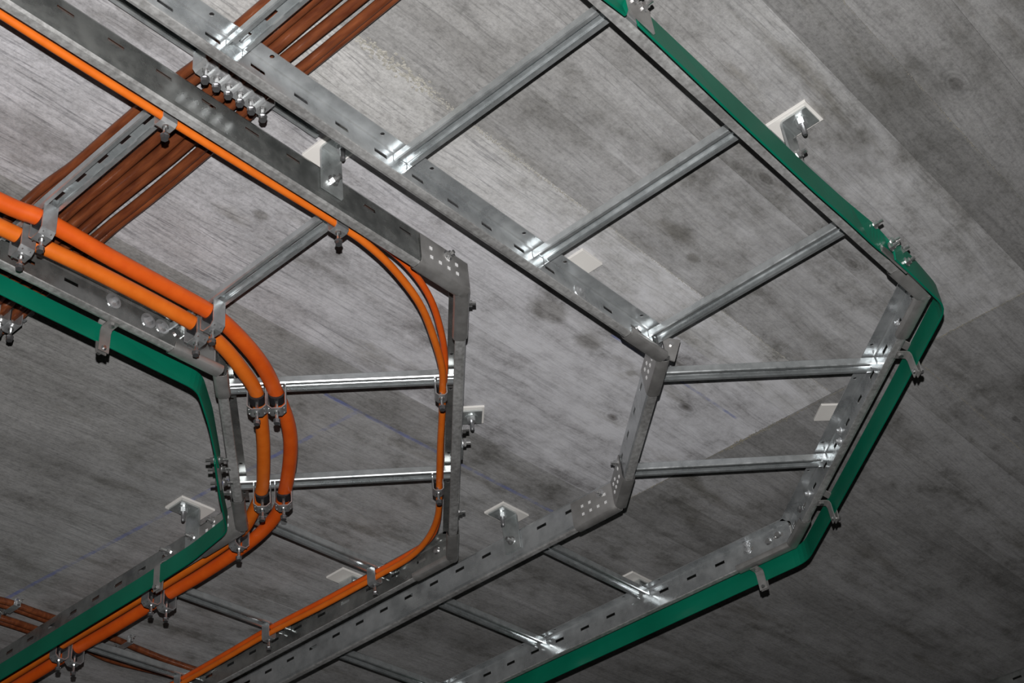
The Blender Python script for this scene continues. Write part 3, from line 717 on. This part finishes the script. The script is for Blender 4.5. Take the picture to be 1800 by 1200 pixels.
s5 = strip('green earthing strip folding round the outer bends of the right ladder to the bottom edge', [vn((1.735, .531), (0, -.006), -.032, .010), vn((1.80, .531), (0, -.006), -.032, .010), vn(pA, (0, 0), -.032, .010), vn(pbn(1.98, .967), (.001, -.001), -.032, .010), vn(pbn(2.30, .953), (.001, -.001), -.032, .010), vn((2.478, 1.147), (.0, .0), -.032, .010), vn((2.4775, 1.4), (0, 0), -.032, .010), vn((2.473, 3.4), (0, 0), -.032, .010)], round_=.028)
def joint_bolt(t, p, d, z, sgn, r=.0058, ln=.014):
    d = Vector((*d, 0)).normalized()*sgn; p = Vector((*p, ZB+z)); b = t.location
    mb = MB(); mb.rod(p, p+d*.002, r*1.4, n=14); mb.rod(p+d*.002, p+d*.0075, r, n=6); mb.rod(p+d*.0075, p+d*(.0075+ln*.6), r*.5, n=8); mb.build('bolt', M['bolt'], t, b)
def lap_plate(t, c, d, hl, z0, z1, off):
    d = Vector((*d, 0)).normalized(); n = Vector((-d.y, d.x, 0)); c = Vector((*c, 0))+n*off
    f = lambda s, u, z: c+d*s+n*u+Vector((0, 0, ZB+z))
    mb = MB(); mb.box((-hl, -.0014, z0), (hl, .0014, z1), f); mb.build('lap_plate', M['joint'], t, t.location)
q45 = (R2, R2)
lap_plate(s1, pbn(2.135, -.2325), q45, .048, -.021, .006, -.0005)
for b, z in ((2.098, -.012), (2.137, -.006), (2.182, -.006)):
    joint_bolt(s1, pbn(b, -.2350), (-R2, R2), z, 1)
    joint_bolt(s1, pbn(b, -.2275), (R2, -R2), z, 1)
lap_plate(s5, (1.745, .5365), (1, 0), .040, -.028, .008, 0)
for x, z in ((1.735, .002), (1.765, .002), (1.72, -.018), (1.772, -.018)): joint_bolt(s5, (x, .5275), (0, -1), z, 1)
joint_bolt(s4, (1.685, .5285), (0, -1), .008, 1)
lap_plate(s3, (1.074, .529), (1, 0), .026, -.028, .016, 0)
for x, z in ((1.062, .006), (1.084, .010)): joint_bolt(s3, (x, .5275), (0, -1), z, 1)

# ---------------------------------------------------------------- strip holders
def make_holder(label):
    # local x along the rail, y outwards from the web, z = 0 at the rail underside; strip at y = .018
    t = thing('strip_holder', label, 'strip holder', (0, 0, 0), 0, 'holders of the green strip')
    f = lambda s, u, z: Vector((s, u, z))
    mb = MB(); mb.sheet([(-.012, -.0022), (.004, -.0022), (.0095, -.0035), (.0118, -.009), (.0125, -.030), (.0135, -.045)], f, -.0095, .0095); mb.build('front_strap', M['joint'], t, solid=.0018)
    mb = MB(); mb.sheet([(.0012, .024), (.010, .020), (.0185, .0135), (.0205, .008), (.0205, -.03), (.0195, -.045)], f, -.0095, .0095); mb.build('rear_strap', M['joint'], t, solid=.0018)
    mb = MB(); mb.rod((0, .0115, -.0385), (0, .009, -.0385), .0048, .003, n=12); mb.rod((0, .013, -.0385), (0, .022, -.0385), .0026, n=8); mb.rod((0, .0215, -.0385), (0, .027, -.0385), .0052, n=6); mb.build('clamp_bolt', M['bolt'], t)
    mb = MB(); mb.rod((0, -.003, -.003), (0, -.003, -.0065), .005, n=6); mb.build('rail_bolt', M['bolt'], t)
    return t
def hold(fr, s, lab, dz=0):
    p = fr(s, 0, 0); y = -fr.n; return (p.x, p.y, ZB+dz), math.atan2(-y.x, y.y), lab
place(make_holder(''), [
    hold(GA_i, .968+.3, 'flat strap holder on the green strip left of the first bend of the left ladder'),
    hold(GC_i, 2.035-1.822, 'flat strap holder over the green strip above the orange cable clamps, lower left'),
    hold(FB_o, bs_o(1.883), 'slanting strap holder on the green strip below the right outer corner', -.006),
    hold(FB_o, bs_o(2.368), 'strap holder on the green strip near the bottom outer corner, lower right', -.006),
    hold(FC_o, 1.258-1.155, 'strap holder on the green strip below the second bend of the right ladder', -.006),
])
